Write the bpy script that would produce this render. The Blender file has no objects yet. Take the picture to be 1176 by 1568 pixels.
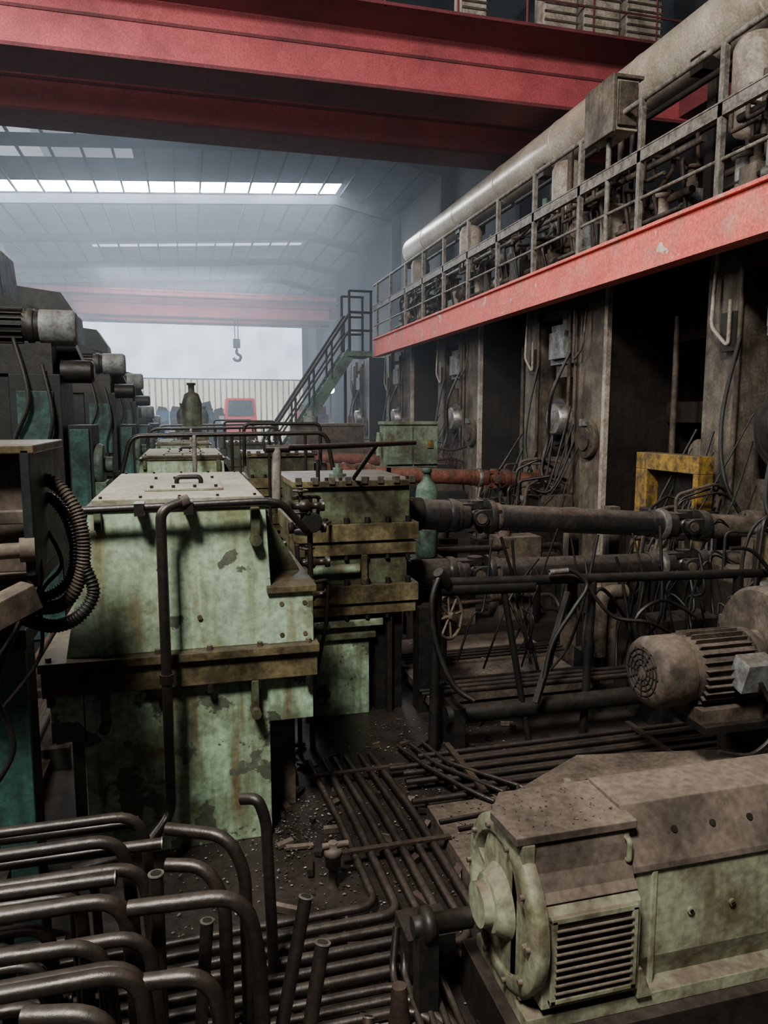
import bpy, math, random
from mathutils import Vector, Matrix
random.seed(7)
R=random.random
def U(a,b): return a+(b-a)*random.random()
PI=math.pi
# ---------------------------------------------------------------- mesh builder
class MB:
    def __init__(s): s.v=[];s.f=[];s.m=[];s.sm=[];s.mats=[]
    def mi(s,mat):
        if mat not in s.mats: s.mats.append(mat)
        return s.mats.index(mat)
    def add(s,vs,fs,mat,smooth=False):
        o=len(s.v); s.v.extend([tuple(v) for v in vs]); k=s.mi(mat)
        for f in fs:
            s.f.append([i+o for i in f]); s.m.append(k); s.sm.append(smooth)
    def box(s,x0,x1,y0,y1,z0,z1,mat):
        vs=[(x,y,z) for z in(z0,z1) for y in(y0,y1) for x in(x0,x1)]
        s.add(vs,[(0,2,3,1),(4,5,7,6),(0,1,5,4),(2,6,7,3),(0,4,6,2),(1,3,7,5)],mat)
    def obox(s,c,size,rot,mat):
        M=Matrix.Rotation(rot[2],3,'Z')@Matrix.Rotation(rot[1],3,'Y')@Matrix.Rotation(rot[0],3,'X')
        c=Vector(c); vs=[c+M@Vector((x*size[0]/2,y*size[1]/2,z*size[2]/2)) for z in(-1,1) for y in(-1,1) for x in(-1,1)]
        s.add(vs,[(0,2,3,1),(4,5,7,6),(0,1,5,4),(2,6,7,3),(0,4,6,2),(1,3,7,5)],mat)
    def beam(s,p0,p1,w,h,mat):
        p0=Vector(p0);p1=Vector(p1);d=(p1-p0).normalized()
        up=Vector((0,0,1)) if abs(d.z)<.95 else Vector((0,1,0))
        a=d.cross(up).normalized()*w/2; b=a.cross(d).normalized()*h/2
        vs=[p0-a-b,p0+a-b,p0+a+b,p0-a+b,p1-a-b,p1+a-b,p1+a+b,p1-a+b]
        s.add(vs,[(0,1,2,3),(7,6,5,4),(0,4,5,1),(1,5,6,2),(2,6,7,3),(3,7,4,0)],mat)
    def prism(s,poly,axis,a0,a1,mat):
        def P(p,a):
            if axis=='y': return (p[0],a,p[1])
            if axis=='x': return (a,p[0],p[1])
            return (p[0],p[1],a)
        n=len(poly); vs=[P(p,a0) for p in poly]+[P(p,a1) for p in poly]
        fs=[tuple(range(n)),tuple(range(2*n-1,n-1,-1))]+[(i,i+n,(i+1)%n+n,(i+1)%n) for i in range(n)]
        s.add(vs,fs,mat)
    def lathe(s,p0,d,prof,mat,n=24,caps=True):
        p0=Vector(p0);d=Vector(d).normalized()
        up=Vector((0,0,1)) if abs(d.z)<.9 else Vector((1,0,0))
        a=d.cross(up).normalized(); b=a.cross(d)
        vs=[];fs=[]
        for t,r in prof:
            for i in range(n):
                an=2*PI*i/n; vs.append(p0+d*t+(a*math.cos(an)+b*math.sin(an))*r)
        for j in range(len(prof)-1):
            for i in range(n):
                fs.append((j*n+i,j*n+(i+1)%n,(j+1)*n+(i+1)%n,(j+1)*n+i))
        s.add(vs,fs,mat,True)
        if caps:
            s.add(vs[:n],[tuple(range(n-1,-1,-1))],mat); s.add(vs[-n:],[tuple(range(n))],mat)
    def cyl(s,p0,p1,r,mat,n=16,r2=None):
        p0=Vector(p0);p1=Vector(p1);L=(p1-p0).length
        s.lathe(p0,p1-p0,[(0,r),(L,r if r2 is None else r2)],mat,n)
    def sphere(s,c,r,mat,n=14):
        s.lathe((c[0],c[1],c[2]-r),(0,0,1),[(r-r*math.cos(PI*i/8),max(1e-4,r*math.sin(PI*i/8))) for i in range(9)],mat,n,False)
    def tube(s,pts,r,mat,n=10,bend=.12,hollow=False,closed=False):
        P=[Vector(p) for p in pts]
        if bend>0 and len(P)>2 and not closed:
            Q=[P[0]]
            for i in range(1,len(P)-1):
                a=P[i-1]-P[i];b=P[i+1]-P[i];la=a.length;lb=b.length
                if la<1e-6 or lb<1e-6: continue
                t=min(bend,la*.48,lb*.48);A=P[i]+a/la*t;B=P[i]+b/lb*t
                for k in range(7):
                    u=k/6;Q.append(A*(1-u)**2+P[i]*2*u*(1-u)+B*u*u)
            Q.append(P[-1]);P=Q
        N=len(P);T=[]
        for i in range(N):
            if closed: t=P[(i+1)%N]-P[i-1]
            else: t=P[min(i+1,N-1)]-P[max(i-1,0)]
            T.append(t.normalized() if t.length>1e-9 else Vector((0,0,1)))
        up=Vector((0,0,1)) if abs(T[0].z)<.9 else Vector((1,0,0))
        a=T[0].cross(up).normalized();vs=[]
        for i in range(N):
            a=(a-T[i]*a.dot(T[i])).normalized();b=T[i].cross(a)
            for k in range(n):
                an=2*PI*k/n;vs.append(P[i]+(a*math.cos(an)+b*math.sin(an))*r)
        fs=[]
        for i in range(N if closed else N-1):
            j=(i+1)%N
            for k in range(n): fs.append((i*n+k,i*n+(k+1)%n,j*n+(k+1)%n,j*n+k))
        s.add(vs,fs,mat,True)
        if not closed:
            s.add(vs[:n],[tuple(range(n-1,-1,-1))],mat)
            s.add(vs[-n:],[tuple(range(n))],mat)
            if hollow:
                s.cyl(P[-1]-T[-1]*.001,P[-1]+T[-1]*.004,r*1.12,M_STEEL,n)
                s.cyl(P[-1],P[-1]+T[-1]*.006,r*.75,M_BLACK,n)
    def spl(s,pts,m):
        P=[Vector(p) for p in pts];Q=[]
        for i in range(len(P)-1):
            p0=P[max(i-1,0)];p1=P[i];p2=P[i+1];p3=P[min(i+2,len(P)-1)]
            k_=m if m>=1 else max(3,int((p2-p1).length/m))
            for k in range(k_):
                t=k/k_;Q.append(.5*((2*p1)+(p2-p0)*t+(2*p0-5*p1+4*p2-p3)*t*t+(3*p1-p0-3*p2+p3)*t**3))
        Q.append(P[-1]);return Q
    def hose(s,pts,r,mat,step=.016):
        Q=s.spl(pts,step);s.tube(Q,r*.86,mat,10,0)
        for i in range(0,len(Q)-1):
            d=(Q[i+1]-Q[i]).normalized()
            s.lathe(Q[i]-d*step*.3,d,[(0,r*.9),(step*.3,r*1.1),(step*.6,r*.9)],mat,10,False)
    def cable(s,pts,r,mat,n=6): s.tube(s.spl(pts,8),r,mat,n,0)
    def wheel(s,c,nrm,r,t,mat):
        nrm=Vector(nrm).normalized();c=Vector(c)
        up=Vector((0,0,1)) if abs(nrm.z)<.9 else Vector((1,0,0))
        a=nrm.cross(up).normalized();b=a.cross(nrm)
        s.tube([c+(a*math.cos(2*PI*i/24)+b*math.sin(2*PI*i/24))*r for i in range(24)],t,mat,8,0,closed=True)
        for i in range(4):
            an=PI*i/4; d=a*math.cos(an)+b*math.sin(an); s.cyl(c-d*r,c+d*r,t*.7,mat,6)
        s.cyl(c-nrm*t*3,c+nrm*t*3,t*2.2,mat,10)
    def bolts(s,pts,d,r,h,mat):
        d=Vector(d)
        for p in pts: s.cyl(Vector(p),Vector(p)+d*h,r,mat,6)
    def obj(s,name,loc=(0,0,0),bevel=0):
        me=bpy.data.meshes.new(name);me.from_pydata(s.v,[],s.f)
        for m in s.mats: me.materials.append(m)
        me.polygons.foreach_set('material_index',s.m);me.polygons.foreach_set('use_smooth',s.sm)
        me.update()
        import bmesh
        bm=bmesh.new();bm.from_mesh(me);bmesh.ops.recalc_face_normals(bm,faces=bm.faces);bm.to_mesh(me);bm.free()
        ob=bpy.data.objects.new(name,me);ob.location=loc
        bpy.context.scene.collection.objects.link(ob)
        if bevel:
            b=ob.modifiers.new('bevel','BEVEL');b.width=bevel;b.segments=2;b.limit_method='ANGLE';b.angle_limit=math.radians(50)
        return ob
def dup(ob,loc,name=None):
    o=ob.copy();o.location=loc
    if name:o.name=name
    bpy.context.scene.collection.objects.link(o);return o
# ---------------------------------------------------------------- materials
def L(c): return tuple(list(c)+[1])
def nd(nt,t,**k):
    n=nt.nodes.new(t)
    for a,b in k.items(): setattr(n,a,b)
    return n
def dirty(name,base,dirt,amt=.5,scale=3,rough=.6,metal=0,dust=(.10,.077,.055),dusta=.75,chips=None,chipt=.6,streak=0.,bump=.25,spec=.3,soot=.5,rust=None):
    m=bpy.data.materials.new(name);m.use_nodes=True;nt=m.node_tree;bs=nt.nodes['Principled BSDF']
    tc=nd(nt,'ShaderNodeTexCoord');ln=nt.links.new
    n1=nd(nt,'ShaderNodeTexNoise');n1.inputs['Scale'].default_value=scale;n1.inputs['Detail'].default_value=9;n1.inputs['Roughness'].default_value=.65
    ln(tc.outputs['Object'],n1.inputs['Vector'])
    r1=nd(nt,'ShaderNodeMapRange');r1.inputs[1].default_value=.62-.35*amt;r1.inputs[2].default_value=.78-.3*amt
    ln(n1.outputs['Fac'],r1.inputs[0])
    mx=nd(nt,'ShaderNodeMixRGB');mx.inputs[1].default_value=L(base);mx.inputs[2].default_value=L(dirt);ln(r1.outputs[0],mx.inputs[0])
    col=mx.outputs[0]
    def streaks(col,colr,sc,amt,lo,hi,off):
        mp=nd(nt,'ShaderNodeMapping');mp.inputs['Scale'].default_value=sc;mp.inputs['Location'].default_value=off;ln(tc.outputs['Object'],mp.inputs[0])
        n2=nd(nt,'ShaderNodeTexNoise');n2.inputs['Scale'].default_value=1.6;n2.inputs['Detail'].default_value=6;ln(mp.outputs[0],n2.inputs['Vector'])
        r2=nd(nt,'ShaderNodeMapRange');r2.inputs[1].default_value=lo;r2.inputs[2].default_value=hi;r2.inputs[4].default_value=amt;ln(n2.outputs['Fac'],r2.inputs[0])
        m2=nd(nt,'ShaderNodeMixRGB');m2.inputs[2].default_value=L(colr);ln(r2.outputs[0],m2.inputs[0]);ln(col,m2.inputs[1]);return m2.outputs[0]
    if streak: col=streaks(col,dirt,(7,7,.7),streak,.48,.72,(0,0,0))
    if rust: col=streaks(col,rust,(5,5,.55),.85,.54,.70,(3.3,1.7,.4))
    if chips:
        n3=nd(nt,'ShaderNodeTexNoise');n3.inputs['Scale'].default_value=3.1;n3.inputs['Detail'].default_value=7;n3.inputs['Roughness'].default_value=.6;ln(tc.outputs['Object'],n3.inputs['Vector'])
        r3=nd(nt,'ShaderNodeMapRange');r3.inputs[1].default_value=chipt;r3.inputs[2].default_value=chipt+.012;ln(n3.outputs['Fac'],r3.inputs[0])
        m3=nd(nt,'ShaderNodeMixRGB');m3.inputs[2].default_value=L(chips);ln(r3.outputs[0],m3.inputs[0]);ln(col,m3.inputs[1]);col=m3.outputs[0]
    g=nd(nt,'ShaderNodeNewGeometry');sx=nd(nt,'ShaderNodeSeparateXYZ');ln(g.outputs['Normal'],sx.inputs[0])
    r4=nd(nt,'ShaderNodeMapRange');r4.inputs[1].default_value=.45;r4.inputs[2].default_value=.95;r4.inputs[4].default_value=dusta;ln(sx.outputs[2],r4.inputs[0])
    n4=nd(nt,'ShaderNodeTexNoise');n4.inputs['Scale'].default_value=9;n4.inputs['Detail'].default_value=8;ln(tc.outputs['Object'],n4.inputs['Vector'])
    r5=nd(nt,'ShaderNodeMapRange');r5.inputs[1].default_value=.3;r5.inputs[2].default_value=.6;r5.inputs[3].default_value=.5;ln(n4.outputs['Fac'],r5.inputs[0])
    mm=nd(nt,'ShaderNodeMath',operation='MULTIPLY');ln(r4.outputs[0],mm.inputs[0]);ln(r5.outputs[0],mm.inputs[1])
    m4=nd(nt,'ShaderNodeMixRGB');m4.inputs[2].default_value=L(dust);ln(mm.outputs[0],m4.inputs[0]);ln(col,m4.inputs[1]);col=m4.outputs[0]
    n5=nd(nt,'ShaderNodeTexNoise');n5.inputs['Scale'].default_value=28;n5.inputs['Detail'].default_value=5;ln(tc.outputs['Object'],n5.inputs['Vector'])
    r6=nd(nt,'ShaderNodeMapRange');r6.inputs[1].default_value=.3;r6.inputs[2].default_value=.7;r6.inputs[3].default_value=.65;r6.inputs[4].default_value=1.15;ln(n5.outputs['Fac'],r6.inputs[0])
    m5=nd(nt,'ShaderNodeMixRGB',blend_type='MULTIPLY');m5.inputs[0].default_value=1;ln(col,m5.inputs[1]);ln(r6.outputs[0],m5.inputs[2]);col=m5.outputs[0]
    if soot:
        n6=nd(nt,'ShaderNodeTexNoise');n6.inputs['Scale'].default_value=1.3;n6.inputs['Detail'].default_value=6;n6.inputs['Roughness'].default_value=.7;n6.inputs['Distortion'].default_value=.6;ln(tc.outputs['Object'],n6.inputs['Vector'])
        r7=nd(nt,'ShaderNodeMapRange');r7.inputs[1].default_value=.36;r7.inputs[2].default_value=.56;r7.inputs[3].default_value=1-soot;r7.inputs[4].default_value=1.05;ln(n6.outputs['Fac'],r7.inputs[0])
        m6=nd(nt,'ShaderNodeMixRGB',blend_type='MULTIPLY');m6.inputs[0].default_value=1;ln(col,m6.inputs[1]);ln(r7.outputs[0],m6.inputs[2]);col=m6.outputs[0]
    ln(col,bs.inputs['Base Color'])
    rr=nd(nt,'ShaderNodeMapRange');rr.inputs[3].default_value=rough-.12;rr.inputs[4].default_value=min(1,rough+.25);ln(n4.outputs['Fac'],rr.inputs[0]);ln(rr.outputs[0],bs.inputs['Roughness'])
    bs.inputs['Metallic'].default_value=metal;bs.inputs['Specular IOR Level'].default_value=spec
    bp=nd(nt,'ShaderNodeBump');bp.inputs['Strength'].default_value=bump;bp.inputs['Distance'].default_value=.02
    ln(n1.outputs['Fac'],bp.inputs['Height']);ln(bp.outputs[0],bs.inputs['Normal'])
    return m
def emis(name,col,st,base=(.5,.5,.5)):
    m=bpy.data.materials.new(name);m.use_nodes=True;nt=m.node_tree;bs=nt.nodes['Principled BSDF']
    bs.inputs['Base Color'].default_value=L(base);bs.inputs['Emission Color'].default_value=L(col);bs.inputs['Emission Strength'].default_value=st
    tc=nd(nt,'ShaderNodeTexCoord');n=nd(nt,'ShaderNodeTexNoise');n.inputs['Scale'].default_value=.35;nt.links.new(tc.outputs['Object'],n.inputs['Vector'])
    r=nd(nt,'ShaderNodeMapRange');r.inputs[1].default_value=.3;r.inputs[2].default_value=.7;r.inputs[3].default_value=st*.7;r.inputs[4].default_value=st*1.15
    nt.links.new(n.outputs['Fac'],r.inputs[0]);nt.links.new(r.outputs[0],bs.inputs['Emission Strength'])
    return m
M_BLACK=dirty('black_iron',(.007,.0065,.006),(.016,.012,.009),.5,6,.45,dusta=.22,spec=.4)
M_GREEN=dirty('mint_paint',(.30,.43,.29),(.11,.12,.055),.46,2.2,.5,chips=(.085,.095,.065),chipt=.57,streak=.75,soot=.45,rust=(.12,.075,.03))
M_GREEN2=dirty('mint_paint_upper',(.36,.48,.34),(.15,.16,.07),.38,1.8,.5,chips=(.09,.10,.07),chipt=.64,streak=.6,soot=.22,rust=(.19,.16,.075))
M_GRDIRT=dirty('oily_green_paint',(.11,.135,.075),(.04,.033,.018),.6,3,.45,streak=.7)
M_FLANGE=dirty('oily_flange',(.16,.13,.065),(.05,.039,.02),.58,4,.40,streak=.5,dust=(.09,.072,.052))
M_LID=dirty('dusty_lid',(.26,.28,.21),(.20,.16,.11),.5,5,.7,dust=(.36,.325,.265),dusta=.8,soot=.3)
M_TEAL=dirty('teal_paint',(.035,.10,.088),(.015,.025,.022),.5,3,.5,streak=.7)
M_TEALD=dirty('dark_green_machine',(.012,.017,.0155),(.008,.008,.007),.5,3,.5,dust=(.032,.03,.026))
M_PIPE=dirty('rusty_pipe',(.026,.019,.015),(.012,.0095,.008),.5,9,.34,metal=.35,dust=(.125,.10,.08),dusta=.5,spec=.7)
M_PIPE2=dirty('brown_pipe',(.055,.035,.026),(.022,.015,.012),.5,9,.5,metal=.2,dust=(.12,.09,.07),dusta=.5)
M_STEEL=dirty('bare_steel',(.50,.48,.45),(.15,.12,.09),.4,14,.35,metal=.8,dusta=.3)
M_SHAFT=dirty('spindle_steel',(.030,.028,.027),(.06,.048,.038),.3,6,.26,metal=.45,dust=(.30,.26,.22),dusta=.6,spec=.9,soot=.2)  # upward dust colour raised to paint in the shaft's light grey reflection
M_RUST=dirty('red_oxide',(.20,.07,.048),(.09,.04,.028),.5,5,.5)
M_TANC=dirty('dusty_brown_casting',(.10,.076,.056),(.04,.03,.024),.5,5,.6,dust=(.16,.128,.10))
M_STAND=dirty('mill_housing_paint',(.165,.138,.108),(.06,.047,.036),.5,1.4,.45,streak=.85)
M_STANDD=dirty('mill_housing_side',(.022,.017,.013),(.011,.0085,.007),.5,1.2,.5,streak=.6,dust=(.045,.034,.027))  # housing paint with shade put into the colour; also plain dark steel
M_REDB=dirty('gallery_red_paint',(.82,.15,.12),(.58,.25,.20),.35,1.6,.5,dusta=.5,chips=(.68,.58,.52),chipt=.64,streak=.35,bump=.1,soot=.15)
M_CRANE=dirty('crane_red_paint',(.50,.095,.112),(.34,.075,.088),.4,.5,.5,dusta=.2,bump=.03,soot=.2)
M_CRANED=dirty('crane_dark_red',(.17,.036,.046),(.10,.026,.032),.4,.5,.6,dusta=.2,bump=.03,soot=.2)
M_DUCT=dirty('duct_cladding',(.72,.63,.51),(.46,.38,.29),.42,.9,.28,metal=.35,dusta=.2,streak=.3,bump=.04,spec=.8,soot=.15)
M_RAIL=dirty('rail_grey',(.22,.20,.175),(.09,.075,.06),.5,8,.5,dust=(.46,.42,.36),dusta=.6,soot=.3)
M_TANK=dirty('beige_tank',(.40,.34,.28),(.2,.16,.12),.4,4,.5)
M_YEL=dirty('yellow_paint',(.34,.20,.035),(.075,.055,.028),.55,6,.5,streak=.8)
M_GREY=dirty('grey_cast',(.20,.215,.215),(.08,.07,.06),.45,6,.5)
M_MOTOR=dirty('motor_pale_green',(.27,.29,.19),(.10,.082,.048),.5,3,.5,dust=(.13,.10,.075),dusta=.92,streak=.7)
M_DUSTTOP=dirty('dust_covered_plate',(.125,.097,.076),(.055,.043,.034),.5,2.2,.75,dust=(.165,.13,.10),dusta=.6,spec=.15)
M_CONC=dirty('dusty_concrete',(.20,.165,.13),(.08,.063,.048),.5,3,.85,dust=(.22,.18,.14),dusta=.5,bump=.6,spec=.1)
M_STAIR=dirty('stair_green',(.10,.165,.125),(.04,.05,.04),.4,4,.5)
M_PANELG=dirty('panel_olive',(.13,.17,.12),(.07,.065,.04),.45,4,.5,streak=.5)
M_ROOF=dirty('roof_sheet',(.075,.092,.115),(.045,.056,.072),.5,.25,.7,dusta=0,bump=.05,soot=.3)
M_PURL=dirty('roof_steel',(.030,.037,.048),(.02,.024,.03),.5,.5,.8,dusta=.1,spec=.1)
M_WALLD=dirty('dark_wall_sheet',(.03,.029,.031),(.017,.016,.016),.5,.4,.8,dusta=.1)
M_CREAM=dirty('cream_sheet',(.75,.75,.62),(.55,.52,.4),.4,.3,.6,dusta=.1,bump=.05)
M_BLUE=dirty('blue_paint',(.06,.13,.30),(.04,.06,.1),.4,3,.5)
M_TRUCK=dirty('truck_red',(.70,.04,.03),(.45,.04,.03),.3,3,.4,soot=.2)
M_GLASS=dirty('dark_glass',(.03,.04,.05),(.05,.05,.05),.3,3,.2,dusta=.1,spec=.6)
M_WHITE=dirty('white_sack',(.60,.57,.53),(.3,.27,.24),.4,6,.8)
E_STRIP=emis('skylight_strip',(.85,.93,1.0),90)
E_PANEL=emis('skylight_dim',(.62,.72,.82),.8)
E_PANEL3=emis('skylight_dirty',(.62,.72,.82),.3)
E_PANEL2=emis('skylight_faint',(.6,.7,.8),1.6)
E_END=emis('translucent_end_sheet',(.58,.76,.97),3.0)
E_CREAM=emis('backlit_cream_sheet',(.95,.95,.76),1.1,(.7,.7,.55))
E_LAMP=emis('lamp_glow',(.8,1,.98),40)
# ---------------------------------------------------------------- room shell
M_FLOOR=dirty('oily_floor',(.024,.0185,.0145),(.0075,.0062,.0055),.55,1.1,.40,dust=(.032,.025,.02),dusta=.5,bump=.9,spec=.5)
b=MB();b.box(-16,15,-3,82,-.3,0,M_FLOOR);b.obj('floor')
XR=9.0;ZR=16.1
def roofz(x): return ZR-.065*(XR-x) if x<XR else ZR-.22*(x-XR)
rf=MB()
ys=[-3,35,39.5,43.2,45.1,58,58.8,66,66.6,82]
for i in range(len(ys)-1):
    y0,y1=ys[i],ys[i+1]
    kind={35:'p',43.2:'s',58:'q',66:'q'}.get(y0)
    for x0,x1 in ((-16,-13),(-13,-6),(-6,-2),(-2,XR),(XR,15)):
        mat=M_ROOF
        if kind=='s' and x0<9: mat=E_STRIP
        if kind=='p' and x0==-13: mat=E_PANEL
        if kind=='p' and x0==-6: mat=E_PANEL3
        if kind=='q' and x0 in(-6,-2): mat=E_PANEL2
        z0,z1=roofz(x0),roofz(x1)
        rf.add([(x0,y0,z0),(x1,y0,z1),(x1,y1,z1),(x0,y1,z0)],[(0,1,2,3)],mat)
rf.obj('ceiling')
b=MB()
x=-15
while x<14.5:
    b.beam((x,-3,roofz(x)-.08),(x,82,roofz(x)-.08),.10,.12,M_PURL);x+=1.35
b.obj('roof_purlins')
b=MB()
for y in range(9,80,9):
    for (x0,x1) in ((-15.9,XR),(XR,12.9)):
        b.beam((x0,y,roofz(x0)-.4),(x1,y,roofz(x1)-.4),.15,.45,M_PURL)
        b.beam((x0,y,roofz(x0)-.64),(x1,y,roofz(x1)-.64),.3,.05,M_PURL)
b.obj('roof_rafters')
b=MB();b.box(13,13.2,-3,82,0,15.2,M_WALLD)
for y in range(0,82,9): b.box(12.4,13,y-.2,y+.2,0,14.9,M_PURL)
b.obj('wall_right')
b=MB();b.box(-16.2,-16,-3,82,0,14.5,M_WALLD);b.obj('wall_left')
b=MB()
x=-16
while x<13:
    b.box(x,x+.42,81.0,81.1,0,6.9,E_CREAM);b.box(x+.42,x+.6,81.06,81.16,0,6.9,M_CREAM);x+=.6
b.box(-16,13,81.1,81.3,0,6.9,M_CREAM);b.obj('wall_back')
b=MB();b.box(-16,13,81,81.2,6.9,14.4,E_END)
b.box(-16,13,80.9,81.0,6.85,6.98,M_GREY)
b.obj('window_1')
vm=bpy.data.materials.new('dusty_air');vm.use_nodes=True;nt=vm.node_tree;nt.nodes.clear()
vo=nt.nodes.new('ShaderNodeOutputMaterial');vs_=nt.nodes.new('ShaderNodeVolumeScatter')
vs_.inputs['Color'].default_value=(.80,.89,1,1);vs_.inputs['Density'].default_value=.0085;vs_.inputs['Anisotropy'].default_value=.3
nt.links.new(vs_.outputs[0],vo.inputs['Volume'])
b=MB();b.box(-15.9,12.3,13.5,80.7,.02,16.2,vm);b.obj('dusty_air_haze')
# ---------------------------------------------------------------- cranes
def crane(y,z,hgt,w):
    b=MB();x0,x1=-15.5,12
    for yy in (y,y+w+2.2):
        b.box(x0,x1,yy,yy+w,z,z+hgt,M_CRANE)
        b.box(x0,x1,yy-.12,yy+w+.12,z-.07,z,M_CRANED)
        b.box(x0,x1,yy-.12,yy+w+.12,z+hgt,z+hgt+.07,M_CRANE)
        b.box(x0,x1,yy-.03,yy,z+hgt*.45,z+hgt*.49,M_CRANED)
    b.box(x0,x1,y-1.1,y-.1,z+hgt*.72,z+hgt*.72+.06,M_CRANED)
    for zz in(.55,1.1): b.cyl((x0,y-1.05,z+hgt*.72+zz),(x1,y-1.05,z+hgt*.72+zz),.025,M_CRANED,6)
    xx=x0
    while xx<x1: b.cyl((xx,y-1.05,z+hgt*.72),(xx,y-1.05,z+hgt*.72+1.1),.025,M_CRANED,6);xx+=1.5
    for xx in(x0,x1-.6): b.box(xx,xx+.6,y-1,y+w*2+3.2,z+.1,z+.9,M_CRANED)
    return b
b=crane(16.0,9.85,1.45,.9)
for i,(x,y,z,w,h) in enumerate([(5.6,14.95,10.96,.5,.7),(7.4,14.95,10.96,.7,.9),(8.3,14.95,10.96,.8,1.0),(9.3,14.95,10.96,.8,.8)]):
    b.box(x,x+w,y,y+.5,z,z+h,M_TANK)
    for k in range(5): b.box(x-.02,x+w+.02,y-.03,y,z+.1+k*h/5.5,z+.14+k*h/5.5,M_TANC)
b.obj('overhead_crane')
b=crane(60.0,10.6,1.8,1.2)
b.cyl((4.0,60.9,10.6),(4.0,60.9,9.0),.04,M_BLACK,6);b.cyl((4.25,60.9,10.6),(4.25,60.9,9.0),.04,M_BLACK,6)
b.box(3.85,4.4,60.7,61.1,8.4,9.1,M_BLACK);b.cyl((4.12,60.9,8.5),(4.12,60.9,8.2),.08,M_BLACK,8)
b.cable([(4.12,60.9,8.25),(4.12,60.9,8.0),(4.4,60.9,7.75),(4.3,60.9,7.45),(4.0,60.9,7.45),(3.85,60.9,7.65)],.12,M_BLACK,8)
b.obj('overhead_crane')
# ---------------------------------------------------------------- gearboxes
PITCH=5.67
def bolt_row(b,x0,x1,n,y,z,d,r,h,mat):
    b.bolts([(x0+(x1-x0)*i/(n-1),y,z) for i in range(n)],d,r,h,mat)
b=MB()
b.box(-.72,.51,5.05,7.3,.0,1.22,M_GREEN)
b.box(-.92,-.70,5.05,7.3,.86,1.22,M_GREEN);b.box(.50,.82,5.05,7.3,.86,1.22,M_GREEN)
b.box(-.86,.74,5.45,7.2,0,.9,M_TANC)
b.box(-.95,.84,4.97,7.42,1.20,1.37,M_FLANGE);b.box(-.96,.85,4.93,7.46,1.38,1.44,M_FLANGE)
b.prism([(-.80,1.44),(.55,1.44),(.505,2.40),(-.62,2.40)],'y',5.02,7.35,M_GREEN2)
b.box(.5,.82,5.0,6.3,1.44,1.80,M_GREEN2);b.box(.5,.84,4.97,6.33,1.80,1.85,M_FLANGE)
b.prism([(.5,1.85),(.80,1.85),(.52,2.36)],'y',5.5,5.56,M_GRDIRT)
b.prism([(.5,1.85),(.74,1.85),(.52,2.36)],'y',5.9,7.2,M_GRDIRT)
b.box(-.64,.53,5.0,7.38,2.40,2.43,M_FLANGE);b.box(-.60,.49,5.03,7.34,2.43,2.47,M_LID)
b.box(-.3,.25,5.5,6.4,2.47,2.49,M_LID)
b.tube([(-.08,5.9,2.47),(-.08,5.9,2.54),(.10,5.9,2.54),(.10,5.9,2.47)],.018,M_BLACK,8,.04)
for yy in(5.55,6.35):bolt_row(b,-.25,.2,4,yy,2.49,(0,0,1),.014,.02,M_BLACK)
bolt_row(b,-.55,.44,5,5.09,2.47,(0,0,1),.012,.015,M_BLACK);bolt_row(b,-.55,.44,5,7.28,2.47,(0,0,1),.012,.015,M_BLACK)
bolt_row(b,-.9,.78,6,4.99,1.20,(0,0,-1),.028,.06,M_BLACK);bolt_row(b,-.9,.78,6,4.98,1.44,(0,0,1),.022,.03,M_TANC)
for x in(-.6,.38):
    b.box(x,x+.05,4.96,5.05,.96,1.20,M_GRDIRT);b.cyl((x+.025,4.90,.98),(x+.025,5.05,.98),.035,M_GRDIRT,10)
b.box(.40,.46,4.95,5.03,2.16,2.40,M_GRDIRT);b.cyl((.43,4.93,2.18),(.43,5.03,2.18),.04,M_GRDIRT,10)
b.box(-.585,-.54,4.97,5.03,2.28,2.40,M_GRDIRT)
b.bolts([(.60,5.02,1.50),(.60,5.02,1.72),(.76,5.02,1.50),(.76,5.02,1.72),(-.2,5.02,2.0),(.05,5.03,1.66)],(0,-1,0),.018,.025,M_FLANGE)
b.lathe((.66,5.6,1.85),(0,0,1),[(0,.07),(.05,.07),(.05,.04),(.16,.04),(.16,.06),(.2,.06)],M_FLANGE,12)
gearbox=b.obj('reduction_gearbox',bevel=.008)
for k in range(1,6): dup(gearbox,(0,PITCH*k,0),'reduction_gearbox')
b=MB()
b.box(1.08,1.72,7.05,8.3,0,.97,M_GREEN);b.box(1.04,1.78,7.0,8.3,.80,.86,M_GRDIRT)
b.box(1.02,1.85,6.98,8.3,.93,1.0,M_GREEN)
b.box(1.80,2.08,7.1,8.2,0,1.1,M_BLACK);b.box(1.9,1.95,7.0,7.1,0,1.1,M_STANDD)
b.box(1.0,2.18,6.95,8.35,1.06,1.16,M_FLANGE);b.box(.98,2.2,6.92,8.38,1.18,1.36,M_FLANGE)
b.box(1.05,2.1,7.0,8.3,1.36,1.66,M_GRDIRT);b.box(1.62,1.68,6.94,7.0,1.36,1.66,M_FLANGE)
b.cyl((1.1,6.97,1.52),(1.6,6.97,1.52),.05,M_GREEN,10)
b.box(1.0,2.18,6.95,8.35,1.66,1.78,M_FLANGE);b.box(.98,2.2,6.92,8.38,1.80,1.97,M_FLANGE)
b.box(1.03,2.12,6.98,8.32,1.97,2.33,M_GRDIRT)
b.box(.96,2.17,6.93,8.37,2.33,2.39,M_FLANGE)
for i in range(8):b.box(.98+i*.16,1.04+i*.16,6.91,6.95,2.36,2.43,M_TANC)
for z in(1.36,1.97):bolt_row(b,1.06,2.1,6,6.96,z,(0,0,1),.03,.06,M_BLACK)
for z in(1.06,1.66):bolt_row(b,1.06,2.1,6,6.98,z,(0,0,-1),.026,.05,M_BLACK)
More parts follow.
